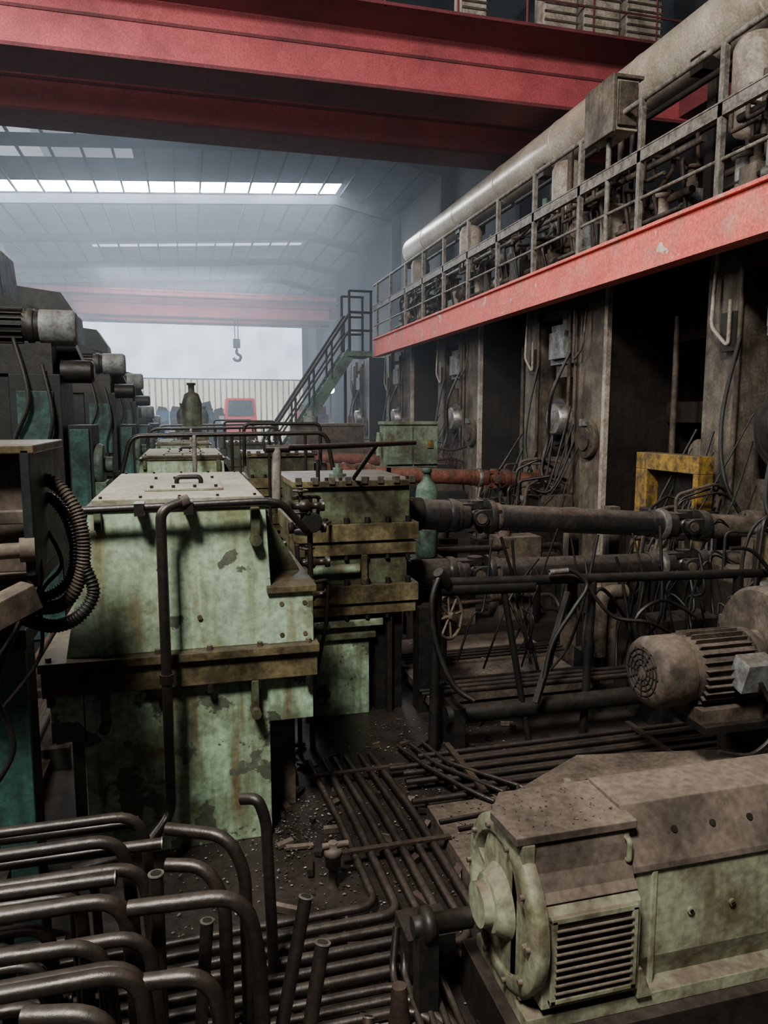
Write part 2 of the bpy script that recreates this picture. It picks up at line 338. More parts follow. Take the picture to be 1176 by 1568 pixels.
bolt_row(b,1.02,2.1,9,7.0,2.39,(0,0,1),.02,.03,M_BLACK)
b.lathe((1.5,7.5,2.39),(0,0,1),[(0,.09),(.03,.09),(.03,.05),(.09,.05),(.09,.02),(.13,.02)],M_STAIR,14)
for z in(1.97,1.30):
    b.lathe((2.1,7.55,z),(1,0,0),[(0,.27),(.08,.27),(.08,.22),(.14,.22)],M_BLACK,24)
pin=b.obj('pinion_stand',bevel=.006)
for k in range(1,4): dup(pin,(0,PITCH*k,.0),'pinion_stand')
def spindle(y,z0,z1,mat,mat2,name):
    b=MB();A=Vector((2.25,y,z0));B=Vector((7.0,y,z1));d=(B-A).normalized()
    def at(x): return A+d*((x-2.25)/d.x)
    def seg(x0,x1,r,m): b.lathe(at(x0),d,[(0,r*.97),(.02,r),(x1-x0-.02,r),(x1-x0,r*.97)],m,24)
    seg(2.25,2.75,.165,mat);seg(2.3,2.42,.18,M_BLACK);seg(2.72,2.8,.185,mat);seg(2.8,2.86,.165,mat)
    for xc in(3.05,5.72):
        c=at(xc)
        for s in(-1,1):
            b.obox(c+Vector((-.10*1,0,s*.125)),(.30,.17,.055),(0,0,0),mat)
            b.obox(c+Vector((.10,s*.125,0)),(.30,.055,.17),(0,0,0),mat)
        b.cyl(c-Vector((0,.19,0)),c+Vector((0,.19,0)),.085,mat,18)
        b.cyl(c-Vector((0,.205,0)),c-Vector((0,.19,0)),.055,M_TANC,14)
        b.cyl(c-Vector((0,0,.18)),c+Vector((0,0,.18)),.085,mat,18)
        b.sphere(c,.12,mat)
    seg(2.84,2.95,.15,mat);seg(3.18,3.25,.19,mat);seg(3.25,3.32,.165,M_TANC)
    seg(3.32,5.30,.145,mat);seg(5.22,5.28,.16,mat);seg(5.36,5.43,.185,M_STEEL);seg(5.28,5.56,.155,mat)
    seg(5.88,6.0,.19,mat);seg(6.0,6.6,.15,mat2);seg(6.6,6.8,.22,mat2);seg(6.8,6.98,.17,mat2)
    return b.obj(name)
spindle(7.55,1.97,1.62,M_SHAFT,M_TANC,'drive_spindle')
spindle(7.55,1.30,1.22,M_SHAFT,M_TANC,'drive_spindle')
sr=spindle(7.55+PITCH,2.02,1.75,M_RUST,M_RUST,'drive_spindle')
spindle(7.55+PITCH,1.35,1.25,M_SHAFT,M_RUST,'drive_spindle')
for k in range(1,3): dup(sr,(0,PITCH*k,0),'drive_spindle')
# ---------------------------------------------------------------- mill stands
b=MB()
y0,y1=5.8,8.97
ZT=5.28
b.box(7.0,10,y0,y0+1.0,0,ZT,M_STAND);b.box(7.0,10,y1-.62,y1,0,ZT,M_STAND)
b.box(7.03,10.02,y0-.02,y0,0,ZT,M_STANDD)  # thin dark sheet paints shade onto the housing's side face
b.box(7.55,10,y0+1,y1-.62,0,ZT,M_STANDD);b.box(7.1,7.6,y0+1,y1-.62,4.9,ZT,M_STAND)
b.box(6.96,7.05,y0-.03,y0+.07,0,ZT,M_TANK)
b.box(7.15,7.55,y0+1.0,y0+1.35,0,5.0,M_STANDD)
b.box(7.0,7.5,7.05,7.85,4.0,4.75,M_GREY);b.box(6.9,7.05,7.15,7.75,4.1,4.6,M_GREY)
b.lathe((7.2,7.45,4.75),(0,0,1),[(0,.16),(.25,.16),(.25,.12),(.4,.1)],M_GREY,16)
for zz in(4.1,4.6): bolt_row(b,7.05,7.4,3,7.05,zz,(0,-1,0),.03,.04,M_STEEL)
b.box(7.05,7.5,7.2,7.7,3.75,3.98,M_TANC)
b.lathe((7.1,7.45,2.85),(-1,0,0),[(0,.5),(.12,.5),(.12,.42),(.16,.40)],M_STANDD,32)
b.lathe((6.95,7.45,2.85),(-1,0,0),[(0,.3),(.06,.3),(.06,.14),(.12,.12)],M_STANDD,24)
b.lathe((6.99,7.15,2.95),(-1,0,0),[(0,.30),(.25,.30),(.28,.27)],M_STEEL,28)
b.box(7.05,7.5,6.9,8.0,1.5,2.2,M_TANC)
b.obox((6.92,8.4,4.1),(.08,.3,.5),(0,0,0),M_STANDD)
for (yy,za,zb) in((6.75,1.6,5.1),(6.98,2.2,5.0),(8.25,2.0,5.1)):
    b.cyl((6.93,yy,za),(6.93,yy,zb),.035,M_TANC,8)
b.tube([(6.9,8.7,5.2),(6.85,8.7,4.2),(6.85,8.35,3.9),(6.85,8.35,4.5)],.025,M_TANK,8,.1)
b.tube([(6.9,6.3,5.2),(6.8,6.3,4.2),(6.8,6.6,4.0),(6.8,6.6,4.9)],.022,M_TANC,8,.1)
b.cable([(6.9,6.9,4.2),(6.6,7.0,3.4),(6.7,7.3,2.6),(6.5,7.1,1.9),(6.8,6.8,1.5)],.03,M_BLACK)
b.cable([(6.9,8.2,4.0),(6.7,8.2,3.0),(6.55,7.9,2.2),(6.8,7.7,1.6)],.028,M_BLACK)
b.obox((6.9,6.3,2.9),(.12,.18,.12),(0,0,0),M_GREY)
b.lathe((7.0,6.3,2.6),(-1,0,0),[(0,.34),(.05,.36),(.1,.34),(.1,.2),(.14,.2)],M_TANC,28)
# roll table and cross beams in the gap beyond the housing
b.box(7.5,9.8,y1,y1+2.5,0,1.3,M_STANDD);b.box(8.2,9.8,y1,y1+2.5,2.9,3.25,M_STANDD);b.box(8.4,9.8,y1,y1+2.5,4.3,4.6,M_STANDD)
for i in range(4): b.cyl((7.6,y1+.35+i*.6,1.42),(9.6,y1+.35+i*.6,1.42),.13,M_TANC,14)
b.box(8.0,8.5,y1+.5,y1+1.2,1.6,2.9,M_TANC);b.cyl((7.7,y1+1.6,1.5),(7.7,y1+1.6,4.6),.05,M_TANC,8)
b.lathe((8.0,y1+.85,2.4),(-1,0,0),[(0,.2),(.3,.2),(.3,.26),(.36,.26)],M_STAND,18)
st=b.obj('rolling_mill_stand',bevel=.01)
for k in(1,2,3,4): dup(st,(0,PITCH*k,0),'rolling_mill_stand')
dup(st,(0,-PITCH,0),'rolling_mill_stand')
def clutter(seed):
    random.seed(seed);b=MB()
    b.box(6.0,6.9,5.9,8.6,0,1.1,M_STANDD);b.box(6.05,6.9,6.2,8.3,1.1,1.25,M_TANC)
    for i in range(11):
        y=U(6,8.3);z=U(1.25,1.7);w=U(.1,.35);b.box(U(6.1,6.4),U(6.5,6.9),y,y+w,1.2,z+.1,random.choice([M_TANC,M_STANDD,M_GREY,M_FLANGE,M_STAND]))
    for i in range(12):
        y=U(5.9,8.6);z=U(1.3,2.3);b.tube([(U(5.8,6.1),y,U(.2,.6)),(U(5.9,6.2),y+U(-.1,.1),z),(6.5,y+U(-.3,.3),z+U(-.1,.2)),(6.92,y+U(-.2,.2),z)],U(.015,.035),random.choice([M_PIPE,M_BLACK,M_PIPE2,M_TANC]),8,.1)
    for i in range(14):
        y=U(5.9,8.6);b.cable([(6.9,y,U(1.8,3.2)),(6.4,y+U(-.3,.3),U(1.2,2.0)),(6.0,y+U(-.4,.4),U(1,1.8)),(5.8,y,U(.3,1.0))],U(.010,.022),M_BLACK)
    return b
for k,sd in((0,3),(1,5),(2,9),(3,12)):
    clutter(sd).obj('roll_guide_assembly',loc=(0,PITCH*k+.5,0))
b=MB()
b.box(6.5,6.75,8.35,9.75,2.24,2.48,M_YEL);b.box(6.5,6.75,9.48,9.75,0,2.24,M_YEL);b.box(6.5,6.75,8.35,8.45,0,2.24,M_YEL)
b.box(6.70,6.74,8.5,9.5,0,2.22,M_BLACK);b.box(6.35,6.5,8.6,9.4,0,1.7,M_STANDD)
b.obj('yellow_guard_frame',bevel=.01)
# ---------------------------------------------------------------- gallery
GY0,GY1=2.0,25.0
b=MB();b.box(6.30,6.36,GY0,GY1,5.04,5.61,M_REDB);b.box(6.24,6.5,GY0,GY1,5.585,5.63,M_REDB);b.box(6.24,6.5,GY0,GY1,5.02,5.05,M_REDB)
b.box(6.5,10.9,GY0,GY1,5.52,5.60,M_STANDD)
b.box(6.36,10.9,GY1-.1,GY1,5.3,5.6,M_REDB)
for k in range(14):b.box(6.36,10.5,GY0+k*1.65,GY0+k*1.65+.1,5.3,5.52,M_STANDD)
b.obj('gallery_platform')
b=MB()
py=[8.0+1.65*k for k in range(-3,11)]
for y in py:
    b.box(6.26,6.33,y-.04,y+.04,5.6,7.38,M_RAIL)
b.cyl((6.3,py[0],7.38),(6.3,GY1,7.38),.04,M_RAIL,10)
b.box(6.26,6.33,py[0],GY1,6.54,6.70,M_RAIL);b.box(6.25,6.42,py[0],GY1,6.69,6.71,M_RAIL)
b.cyl((6.3,py[0],6.05),(6.3,GY1,6.05),.025,M_RAIL,8)
b.obj('gallery_handrail')
b=MB()
DX,DZ,DR=8.15,8.87,.48
b.lathe((DX,2,DZ),(0,1,0),[(0,DR)]+[(k*3+.0,DR) for k in range(1,8)]+[(24.2,DR),(24.4,DR*.93),(24.6,DR*.75),(24.75,DR*.45),(24.8,.05)],M_DUCT,48)
for k in range(0,8):b.lathe((DX,3.2+k*3,DZ),(0,1,0),[(0,DR+.002),(.01,DR+.010),(.05,DR+.010),(.06,DR+.002)],M_DUCT,48,False)
for k in range(5):
    y=5.2+k*5.2
    b.box(DX-.1,DX+.1,y,y+.2,5.6,DZ-DR+.02,M_STANDD);b.box(DX-.4,DX+.4,y-.05,y+.25,DZ-DR-.15,DZ-DR+.1,M_STANDD)
b.obj('ventilation_duct')
for i,y in enumerate((8.9,14.0,19.2,23.6)):
    b=MB()
    b.lathe((7.5,y,6.7),(0,0,1),[(0,.05),(.08,.24),(.2,.3),(1.15,.3),(1.28,.24),(1.35,.05)],M_TANK,24)
    b.cyl((7.5,y,5.6),(7.5,y,6.75),.09,M_STANDD,10);b.box(7.2,7.8,y-.35,y+.35,6.1,6.2,M_STANDD)
    for dx in(-.25,.25):
        b.cyl((7.5+dx,y-.3,5.6),(7.5+dx,y-.3,6.9),.03,M_STANDD,8)
    b.obj('hydraulic_accumulator')
def valvestand(seed,y0,L):
    random.seed(seed);b=MB()
    for z,x in((5.75,6.75),(5.95,6.9),(6.2,7.05),(6.9,7.2)):
        b.cyl((x,y0,z),(x,y0+L,z),U(.03,.06),random.choice([M_TANC,M_STANDD,M_STAND]),10)
    y=y0+.2
    while y<y0+L-.3:
        h=U(.3,.9);w=U(.15,.4);x=U(6.7,7.2);m=random.choice([M_TANC,M_STAND,M_TANC,M_GREY,M_TANK,M_STAIR,M_STANDD,M_TANK])
        c=random.random()
        if c<.4:
            b.box(x,x+w,y,y+w,5.6,5.6+h,m);b.lathe((x+w/2,y+w/2,5.6+h),(0,0,1),[(0,.1),(.1,.1),(.1,.06),(.3,.06),(.3,.13),(.33,.13)],M_TANC,12)
        elif c<.75:
            b.lathe((x,y,5.6),(0,0,1),[(0,.08),(.2,.08),(.2,.15),(.28,.15),(.28,.1),(.5+h*.4,.1),(.5+h*.4,.15),(.55+h*.4,.15)],m,14)
            b.wheel((x,y,6.2+h*.4),(0,0,1),.13,.015,M_TANC)
            b.cyl((x,y,6.1+h*.4),(x,y,6.25+h*.4),.02,M_TANC,6)
        else:
            b.lathe((x,y,6.2+U(-.3,.3)),(0,1,0),[(0,.12),(.3,.12),(.3,.17),(.34,.17),(.34,.10),(.6,.10)],m,16)
            b.box(x-.05,x+.05,y+.1,y+.3,5.6,6.3,M_STANDD)
        if R()<.7: b.tube([(x,y,5.7),(x-.15,y,6.2+U(0,.5)),(x+.3,y+.2,6.4+U(0,.6)),(x+.4,y+.4,7.2)],U(.02,.04),random.choice([M_TANC,M_PIPE,M_PIPE2]),8,.1)
        if R()<.4: b.tube([(x,y,6.6),(x,y+.5,6.6),(x,y+.5,7.0),(x+.6,y+.5,7.0)],.03,M_TANC,8,.06)
        y+=U(.28,.45)
    for k in range(int(L/1.1)):
        yy=y0+U(0,L);b.cyl((7.4,yy,5.6),(7.4,yy,U(7.2,8.2)),U(.03,.07),random.choice([M_STANDD,M_TANC,M_STAIR]),8)
    for z in(7.3,8.0): b.cyl((7.7,y0,z),(7.7,y0+L,z),.05,M_STANDD,8)
    b.obj('hydraulic_valve_manifold')
for sd,yy in((21,5.2),(22,9.5),(23,13.2),(24,17.0),(25,20.8)): valvestand(sd,yy,3.6)
b=MB()
b.box(6.15,6.55,10.15,10.85,7.15,7.85,M_TANK);b.box(6.10,6.16,10.1,10.9,7.1,7.9,M_STAND);b.box(6.14,6.6,10.1,10.9,7.85,7.9,M_STAND)
b.box(6.20,6.5,10.09,10.14,7.2,7.8,M_TANC)
b.cyl((6.3,10.5,5.6),(6.3,10.5,7.15),.04,M_RAIL,8)
b.obj('gallery_control_cabinet',bevel=.01)
b=MB();b.box(11,11.1,4,25,5.6,9.2,M_WALLD)
for k in range(9): b.box(10.95,11,5+k*2.4,5.2+k*2.4,5.65,9.5,M_STANDD)
b.obj('wall_gallery_partition')
# ---------------------------------------------------------------- stairs
b=MB()
for yy in(25.2,26.2):
    b.beam((5.55,yy,5.2),(2.1,yy,0.05),.06,.36,M_STAIR)
    b.cyl((5.5,yy,6.5),(2.0,yy,1.3),.05,M_STANDD,8);b.cyl((5.5,yy,5.95),(2.0,yy,.75),.035,M_STANDD,8)
    for i in range(6):
        t=i/5.5;x=5.5-3.45*t;z=5.2-5.15*t;b.cyl((x,yy,z),(x,yy,z+1.25),.04,M_STANDD,8)
for i in range(20):
    t=(i+.5)/20;b.box(5.55-3.45*t-.13,5.55-3.45*t+.13,25.23,26.17,5.2-5.15*t,5.24-5.15*t,M_STAIR)
b.box(5.4,6.25,25.02,26.3,5.05,5.22,M_STAIR);b.box(6.15,6.25,25.05,25.15,0,5.1,M_STANDD);b.box(5.5,5.6,26.2,26.3,0,5.1,M_STANDD)
for x in(5.45,6.2):
    b.cyl((x,25.05,5.2),(x,25.05,7.2),.045,M_STANDD,8);b.cyl((x,26.3,5.2),(x,26.3,7.2),.045,M_STANDD,8)
for z in(5.9,6.5,7.2):
    b.cyl((5.45,26.3,z),(6.25,26.3,z),.04,M_STANDD,8)
    b.cyl((5.45,25.05,z),(6.25,25.05,z),.04,M_STANDD,8)
b.obj('steel_staircase')
# ---------------------------------------------------------------- left line of motorised machines
b=MB()
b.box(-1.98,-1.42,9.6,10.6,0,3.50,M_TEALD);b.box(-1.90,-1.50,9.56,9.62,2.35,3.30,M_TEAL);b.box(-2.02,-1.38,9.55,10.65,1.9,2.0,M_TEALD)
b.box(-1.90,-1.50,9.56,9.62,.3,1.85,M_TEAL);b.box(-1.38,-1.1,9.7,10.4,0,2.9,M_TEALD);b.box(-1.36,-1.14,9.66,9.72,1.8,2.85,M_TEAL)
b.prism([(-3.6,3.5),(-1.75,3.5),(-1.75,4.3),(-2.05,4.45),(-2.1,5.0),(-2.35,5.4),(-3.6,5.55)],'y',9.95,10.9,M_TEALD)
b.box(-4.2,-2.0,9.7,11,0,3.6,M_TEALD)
b.prism([(-2.1,3.55),(-1.2,3.55),(-1.5,4.3),(-2.1,4.45)],'y',10.4,10.8,M_TEALD)
b.lathe((-3.1,9.75,4.05),(1,0,0),[(0,.19),(1.35,.19),(1.35,.215),(1.42,.215),(1.42,.2),(1.75,.2),(1.8,.17)],M_BLACK,24)
b.lathe((-1.62,9.75,4.05),(1,0,0),[(0,.212),(.36,.212),(.40,.18),(.40,.02)],M_GREY,24)
for i in range(18):
    a=2*PI*i/18;b.obox((-2.35,9.75+.2*math.cos(a),4.05+.2*math.sin(a)),(1.1,.05,.012),(a,0,0),M_BLACK)
b.box(-2.6,-1.5,9.65,10.0,3.5,3.88,M_BLACK)
b.lathe((-1.45,9.95,3.55),(1,0,0),[(0,.14),(.35,.14),(.38,.1)],M_BLACK,18)
b.cable([(-1.9,9.6,3.9),(-1.75,9.45,3.2),(-1.95,9.5,2.6),(-1.7,9.5,2.0)],.03,M_BLACK)
b.cable([(-1.6,9.55,3.6),(-1.5,9.45,3.0),(-1.6,9.5,2.4),(-1.4,9.5,1.4)],.025,M_BLACK)
b.lathe((-1.1,9.9,2.4),(1,0,0),[(0,.25),(.05,.27),(.1,.25),(.1,.1),(.2,.1)],M_STAIR,20)
b.box(-1.1,-.97,9.7,10.1,1.2,2.2,M_STAIR)
lm=b.obj('screwdown_drive_unit',bevel=.01)
for k,zz in((1,-.05),(2,-.12),(3,-.9),(4,-1.2)): dup(lm,(0.03*k+.1,PITCH*k,zz),'screwdown_drive_unit')
b=MB()
b.box(-1.6,-.70,3.62,3.66,2.30,2.86,M_TANC);b.box(-1.6,-.64,3.5,4.3,2.84,2.88,M_FLANGE);b.box(-.70,-.66,3.5,4.3,2.3,2.86,M_TEALD)
b.box(-1.6,-.66,3.55,4.3,2.24,2.30,M_TANC);b.beam((-.68,3.5,2.22),(-1.35,3.0,1.95),.12,.12,M_TANC)
b.beam((-.66,3.56,2.56),(-1.4,3.5,2.56),.04,.06,M_TANC)
b.box(-1.06,-.86,4.1,4.4,0,2.24,M_TEALD);b.box(-1.02,-.84,4.06,4.1,0,2.24,M_TEAL)
b.box(-1.6,-.8,3.9,4.3,1.85,1.95,M_TEALD)
b.obj('cable_junction_box',bevel=.006)
b=MB()
Y=3.9
b.hose([(-.72,Y,2.71),(-.62,Y-.05,2.68),(-.53,Y-.08,2.56),(-.495,Y-.1,2.40),(-.52,Y-.1,2.22),(-.61,Y-.08,2.09),(-.78,Y,2.06)],.032,M_TANC)
b.hose([(-.74,Y,2.64),(-.64,Y,2.60),(-.57,Y,2.48),(-.55,Y,2.34),(-.58,Y,2.2),(-.68,Y,2.12),(-.80,Y,2.12)],.028,M_SHAFT)
b.hose([(-.50,Y-.1,2.28),(-.46,Y-.12,2.15),(-.53,Y-.14,2.04),(-.66,Y-.1,1.99),(-.82,Y,2.02)],.032,M_BLACK)
b.cable([(-.7,Y,2.5),(-.6,Y-.1,2.3),(-.7,Y-.1,2.15),(-.72,Y-.1,1.85),(-.9,Y-.1,1.6)],.010,M_BLACK)
b.cable([(-.7,Y-.2,2.45),(-.66,Y-.3,2.25),(-.8,Y-.3,2.0),(-.95,Y-.3,1.8)],.010,M_BLACK)
b.cable([(-.75,Y-.3,2.1),(-.85,Y-.4,1.8),(-.8,Y-.4,1.5),(-1.0,Y-.4,1.2)],.012,M_BLACK)
b.cyl((-1.3,3.4,2.42),(-.68,3.5,2.42),.035,M_TANC,10);b.cyl((-.72,3.5,2.42),(-.66,3.51,2.42),.055,M_TANC,10)
b.obj('flexible_conduit_hoses')
# dark pipe bank along the left side of the gearbox
random.seed(61)
b=MB()
for i in range(6):
    x=-1.75+i*.12;z=.25+.18*(i%3)
    b.tube([(x,9.0,z),(x,4.7,z),(x+.05,4.45,z-.05),(x+.05,3.9,.1)],.035,random.choice([M_PIPE,M_BLACK,M_PIPE2]),10,.12)
for y in(5.0,6.5,8.0): b.box(-1.85,-1.05,y,y+.08,0,.2,M_BLACK)
b.box(-1.9,-1.2,5.2,8.8,0,.12,M_STANDD)
b.obj('side_pipe_bank')
# ---------------------------------------------------------------- gearbox piping
b=MB()
b.tube([(-.80,4.88,2.42),(.50,4.88,2.45),(.60,4.88,2.43),(.78,4.95,2.22),(.80,5.6,2.12)],.026,M_PIPE,10,.06)
b.tube([(.565,4.9,2.42),(.575,4.9,2.80)],.030,M_RAIL,10,0)
b.cyl((.50,4.9,2.79),(2.05,6.6,2.76),.022,M_PIPE,8)
b.cyl((.5,4.9,2.79),(.65,4.9,2.79),.026,M_PIPE,8)
b.cyl((1.55,6.05,2.77),(1.55,6.95,2.42),.02,M_BLACK,8);b.cyl((1.2,6.95,2.60),(1.2,6.95,2.39),.02,M_BLACK,8)
for x in(-.3,.0): b.box(x-.03,x+.03,4.84,5.0,2.38,2.46,M_PIPE)
b.obj('lubrication_pipe_run')
b=MB()
b.tube([(-.04,4.85,2.46),(-.17,4.80,2.42),(-.17,4.78,.42),(-.35,4.6,.28),(-.75,4.5,.28)],.034,M_PIPE,12,.10)
b.cyl((-.05,4.853,2.457),(.0,4.87,2.47),.042,M_TANC,12)
b.cyl((-.17,4.79,1.30),(-.17,4.79,1.36),.045,M_PIPE,12)
b.obj('oil_return_pipe')
b=MB()
random.seed(5)
for (x,y,z) in((.95,6.3,2.05),(1.0,6.4,1.72),(.98,6.3,1.45),(.92,6.2,2.25)):
    b.lathe((x-.12,y,z),(1,0,0),[(0,.05),(.04,.05),(.04,.03),(.1,.03),(.12,.055),(.18,.055),(.2,.03),(.28,.03),(.28,.05),(.32,.05)],M_PIPE,12)
    b.cyl((x,y,z),(x,y,z+.12),.02,M_PIPE,8);b.wheel((x,y,z+.13),(0,0,1),.06,.009,M_PIPE)
b.cyl((1.02,6.35,.0),(1.02,6.35,2.3),.025,M_PIPE,8);b.cyl((.9,6.3,0),(.9,6.3,1.9),.02,M_PIPE,8)
b.lathe((1.02,6.25,2.1),(0,-1,0),[(0,.09),(.03,.09),(.05,.08)],M_BLACK,16)
b.tube([(.85,6.2,2.32),(1.1,6.3,2.32),(1.1,6.5,2.0),(1.3,6.9,2.0)],.018,M_PIPE,8,.06)
b.tube([(.8,6.0,1.6),(1.15,6.2,1.6),(1.15,6.3,1.2),(1.0,6.5,.2)],.018,M_PIPE,8,.06)
b.obj('lubrication_valve_set')
b=MB();b.wheel((2.45,6.7,1.05),(.6,-.8,.1),.22,.018,M_TANC);b.cyl((2.45,6.7,1.05),(2.3,7.0,1.03),.025,M_BLACK,8)
b.box(2.2,2.5,6.9,7.1,0,1.1,M_BLACK);b.obj('hand_wheel_valve')
b=MB();b.box(2.47,3.17,9.2,9.5,2.35,2.92,M_PANELG);b.box(2.45,3.19,9.18,9.52,2.9,2.94,M_PANELG);b.box(2.48,2.82,9.17,9.2,2.39,2.88,M_PANELG);b.box(2.84,3.16,9.17,9.2,2.39,2.88,M_PANELG)
b.box(3.02,3.10,9.15,9.17,2.6,2.7,M_YEL);b.lathe((2.42,9.35,2.5),(0,0,1),[(0,.04),(.2,.04),(.3,.03)],M_PANELG,12)
for x in(2.52,3.07):b.box(x,x+.05,9.3,9.35,0,2.35,M_BLACK)
b.obj('electrical_panel')
b=MB();b.lathe((2.88,8.75,1.25),(0,0,1),[(0,.12),(.02,.14),(.82,.14),(.9,.12),(.98,.05),(1.06,.04),(1.06,.06),(1.12,.06)],M_STAIR,20)
b.box(2.68,3.08,8.65,8.95,0,1.25,M_STANDD);b.obj('gas_cylinder')
for (x,y,z,s) in((.15,17.6,2.56,1.0),(-.1,23.3,2.56,.7),(.7,29,2.55,.7)):
    b=MB();b.lathe((0,0,0),(0,0,1),[(0,.3),(.1,.3),(.1,.22),(.75,.22),(.95,.16),(1.0,.07),(1.15,.07),(1.15,.1),(1.2,.1)],M_GRDIRT,20)
    b.box(-.35,.35,-.3,.3,-.08,0,M_FLANGE);o=b.obj('pressure_vessel',loc=(x,y,z));o.scale=(s,s,s)
b=MB()
for k in(1,2,3):
    y=5.0+PITCH*k-.4
    b.tube([(-.9,y,2.0),(-.7,y,2.75),(1.9,y,2.78),(2.0,y,2.2)],.03,M_PIPE,8,.15)
    b.tube([(.1,y-.2,0),(.1,y-.2,2.72),(.12,y+.3,2.75)],.03,M_RAIL,8,.1)
    for x in(.6,1.1,1.6): b.cyl((x,y,0),(x,y,2.78),.022,M_PIPE,6)
    b.tube([(.8,y+.5,2.3),(.8,y+.5,2.9),(1.9,y+.5,2.9),(1.9,y+.5,2.3)],.025,M_BLACK,8,.1)
b.obj('machine_guard_rail')
# ---------------------------------------------------------------- black rail with hoses
b=MB()
b.cyl((2.1,6.0,1.56),(5.6,6.0,1.46),.045,M_BLACK,12);b.cyl((2.1,6.0,1.50),(3.0,6.0,1.48),.06,M_BLACK,12)
b.cyl((2.08,6.0,1.58),(2.05,6.0,.0),.045,M_BLACK,12);b.cyl((2.15,5.95,1.56),(2.05,5.9,1.68),.05,M_BLACK,10)
b.cyl((2.7,6.0,1.5),(2.95,5.9,.0),.03,M_BLACK,10);b.cyl((3.6,6.0,1.5),(3.55,6.0,0),.04,M_BLACK,10);b.cyl((5.2,6,1.5),(5.2,6,0),.05,M_BLACK,10)
b.beam((3.35,6.0,1.4),(2.9,5.7,.5),.05,.05,M_BLACK)
b.obj('service_pipe_rail')
b=MB()
b.cable([(2.08,5.9,1.68),(1.98,5.85,1.45),(2.0,5.8,1.1),(2.12,5.7,.75),(2.28,5.6,.62)],.025,M_BLACK)
b.cable([(3.1,5.9,1.62),(3.3,5.9,1.63),(3.45,5.85,1.5),(3.3,5.8,1.3),(3.1,5.8,1.0),(3.0,5.75,.7)],.022,M_BLACK)
b.cable([(3.5,5.9,1.45),(3.7,5.8,1.2),(4.0,5.7,1.15),(4.3,5.8,1.0)],.018,M_BLACK)
b.cable([(5.0,5.9,1.75),(5.3,5.9,1.68),(5.6,5.8,1.2),(5.55,5.7,.7)],.02,M_BLACK)
b.cable([(4.4,6.2,.5),(4.2,6.2,1.0),(4.5,6.2,1.2),(4.9,6.2,1.0)],.018,M_PIPE)
b.cable([(3.9,6.3,.2),(3.7,6.3,.8),(3.9,6.4,1.3),(4.3,6.6,1.0),(4.6,6.8,.6)],.02,M_BLACK)
b.cyl((3.1,5.9,1.62),(3.28,5.9,1.63),.026,M_STEEL,10)
random.seed(41)
for i in range(26):
    x=U(2.9,5.6);y=U(6.3,7.1);dx=U(-.5,.5)
    b.cable([(x,y,U(1.2,1.9)),(x+dx*.4,y+U(-.2,.1),U(.9,1.4)),(x+dx*.8,y+U(-.2,.2),U(.5,1.1)),(x+dx*1.3,y+U(-.2,.2),U(.25,.6))],U(.008,.017),M_BLACK)
b.obj('hydraulic_hoses')
b=MB()
b.tube([(4.3,7.0,.4),(4.3,7.0,1.1),(4.6,7.0,1.1)],.08,M_TANC,14,.2);b.box(4.45,4.6,7.15,7.25,0,1.25,M_TANC)
b.box(4.2,4.5,7.2,7.35,0,.4,M_BLACK);b.box(5.0,5.8,6.9,7.3,0,.75,M_STANDD)
b.box(4.3,5.3,7.9,8.0,1.0,1.1,M_TANC)
for x in(4.45,5.0): b.box(x,x+.14,8.0,8.14,0,1.9,M_TANC)
b.obj('spindle_support')
random.seed(31)
for k in(0,1):
    b=MB()
    for i in range(16):
        y=U(9.6,12.6)+k*PITCH;z=U(.2,1.5);x0=U(2.4,3.6);x1=U(4.6,5.6);m=random.choice([M_PIPE,M_PIPE2,M_BLACK,M_TANC])
        b.tube([(x0,y,0),(x0,y,z),(x1,y+U(-.3,.3),z+U(-.1,.1)),(x1+.1,y+U(-.2,.2),0)],U(.025,.05),m,8,.15)
    for i in range(7):
        x=U(2.4,4.8);y=U(9.8,12.2)+k*PITCH;h=U(.5,1.7)
        b.box(x,x+U(.3,.7),y,y+.4,0,h,random.choice([M_STANDD,M_TANC,M_GRDIRT]));b.cyl((x+.15,y+.2,h),(x+.15,y+.2,h+U(.1,.4)),.09,M_TANC,12)
    b.obj('pipework_cluster')
# ---------------------------------------------------------------- floor plates, pipes
b=MB()
b.box(2.25,4.1,6.75,7.6,.14,.22,M_DUSTTOP);b.box(2.25,4.1,7.62,8.6,.16,.24,M_DUSTTOP)
b.box(2.3,4.0,6.8,8.5,0,.14,M_BLACK)
for i in range(5):
    y=6.8+i*.08;b.cyl((2.2,y,.24),(4.3,y+U(-.03,.03),.24),.018,M_BLACK,8)
for i in range(4):
    y=7.7+i*.09;b.cyl((2.3,y,.26),(4.3,y+U(-.03,.03),.26),.016,M_BLACK,8)
b.obj('service_trench_cover')
b=MB()
b.box(1.66,2.6,4.0,4.98,.0,.10,M_DUSTTOP)
b.prism([(1.75,3.5),(4.3,3.4),(4.2,4.75),(2.9,4.98),(1.95,4.45)],'z',.30,.35,M_DUSTTOP)
b.box(2.1,4.2,3.5,4.6,0,.30,M_STANDD)
b.obj('floor_plate')
b=MB()
b.prism([(-.1,2.5),(.9,2.4),(1.0,3.05),(.7,3.3),(.1,3.28),(-.2,3.0)],'z',0,.07,M_CONC)
b.obj('broken_concrete_slab')
random.seed(11)
b=MB()
for i in range(6):
    x=.98+i*.112;yb=3.42+(5-i)*.105+.05;r=.026+.004*(i%2)
    b.tube([(x-.06+U(-.02,.02),5.95,.08),(x,5.0,.08+U(0,.02)),(x+.04,yb,.08),(-.9,yb-.03,.08)],r,M_PIPE,10,.12)
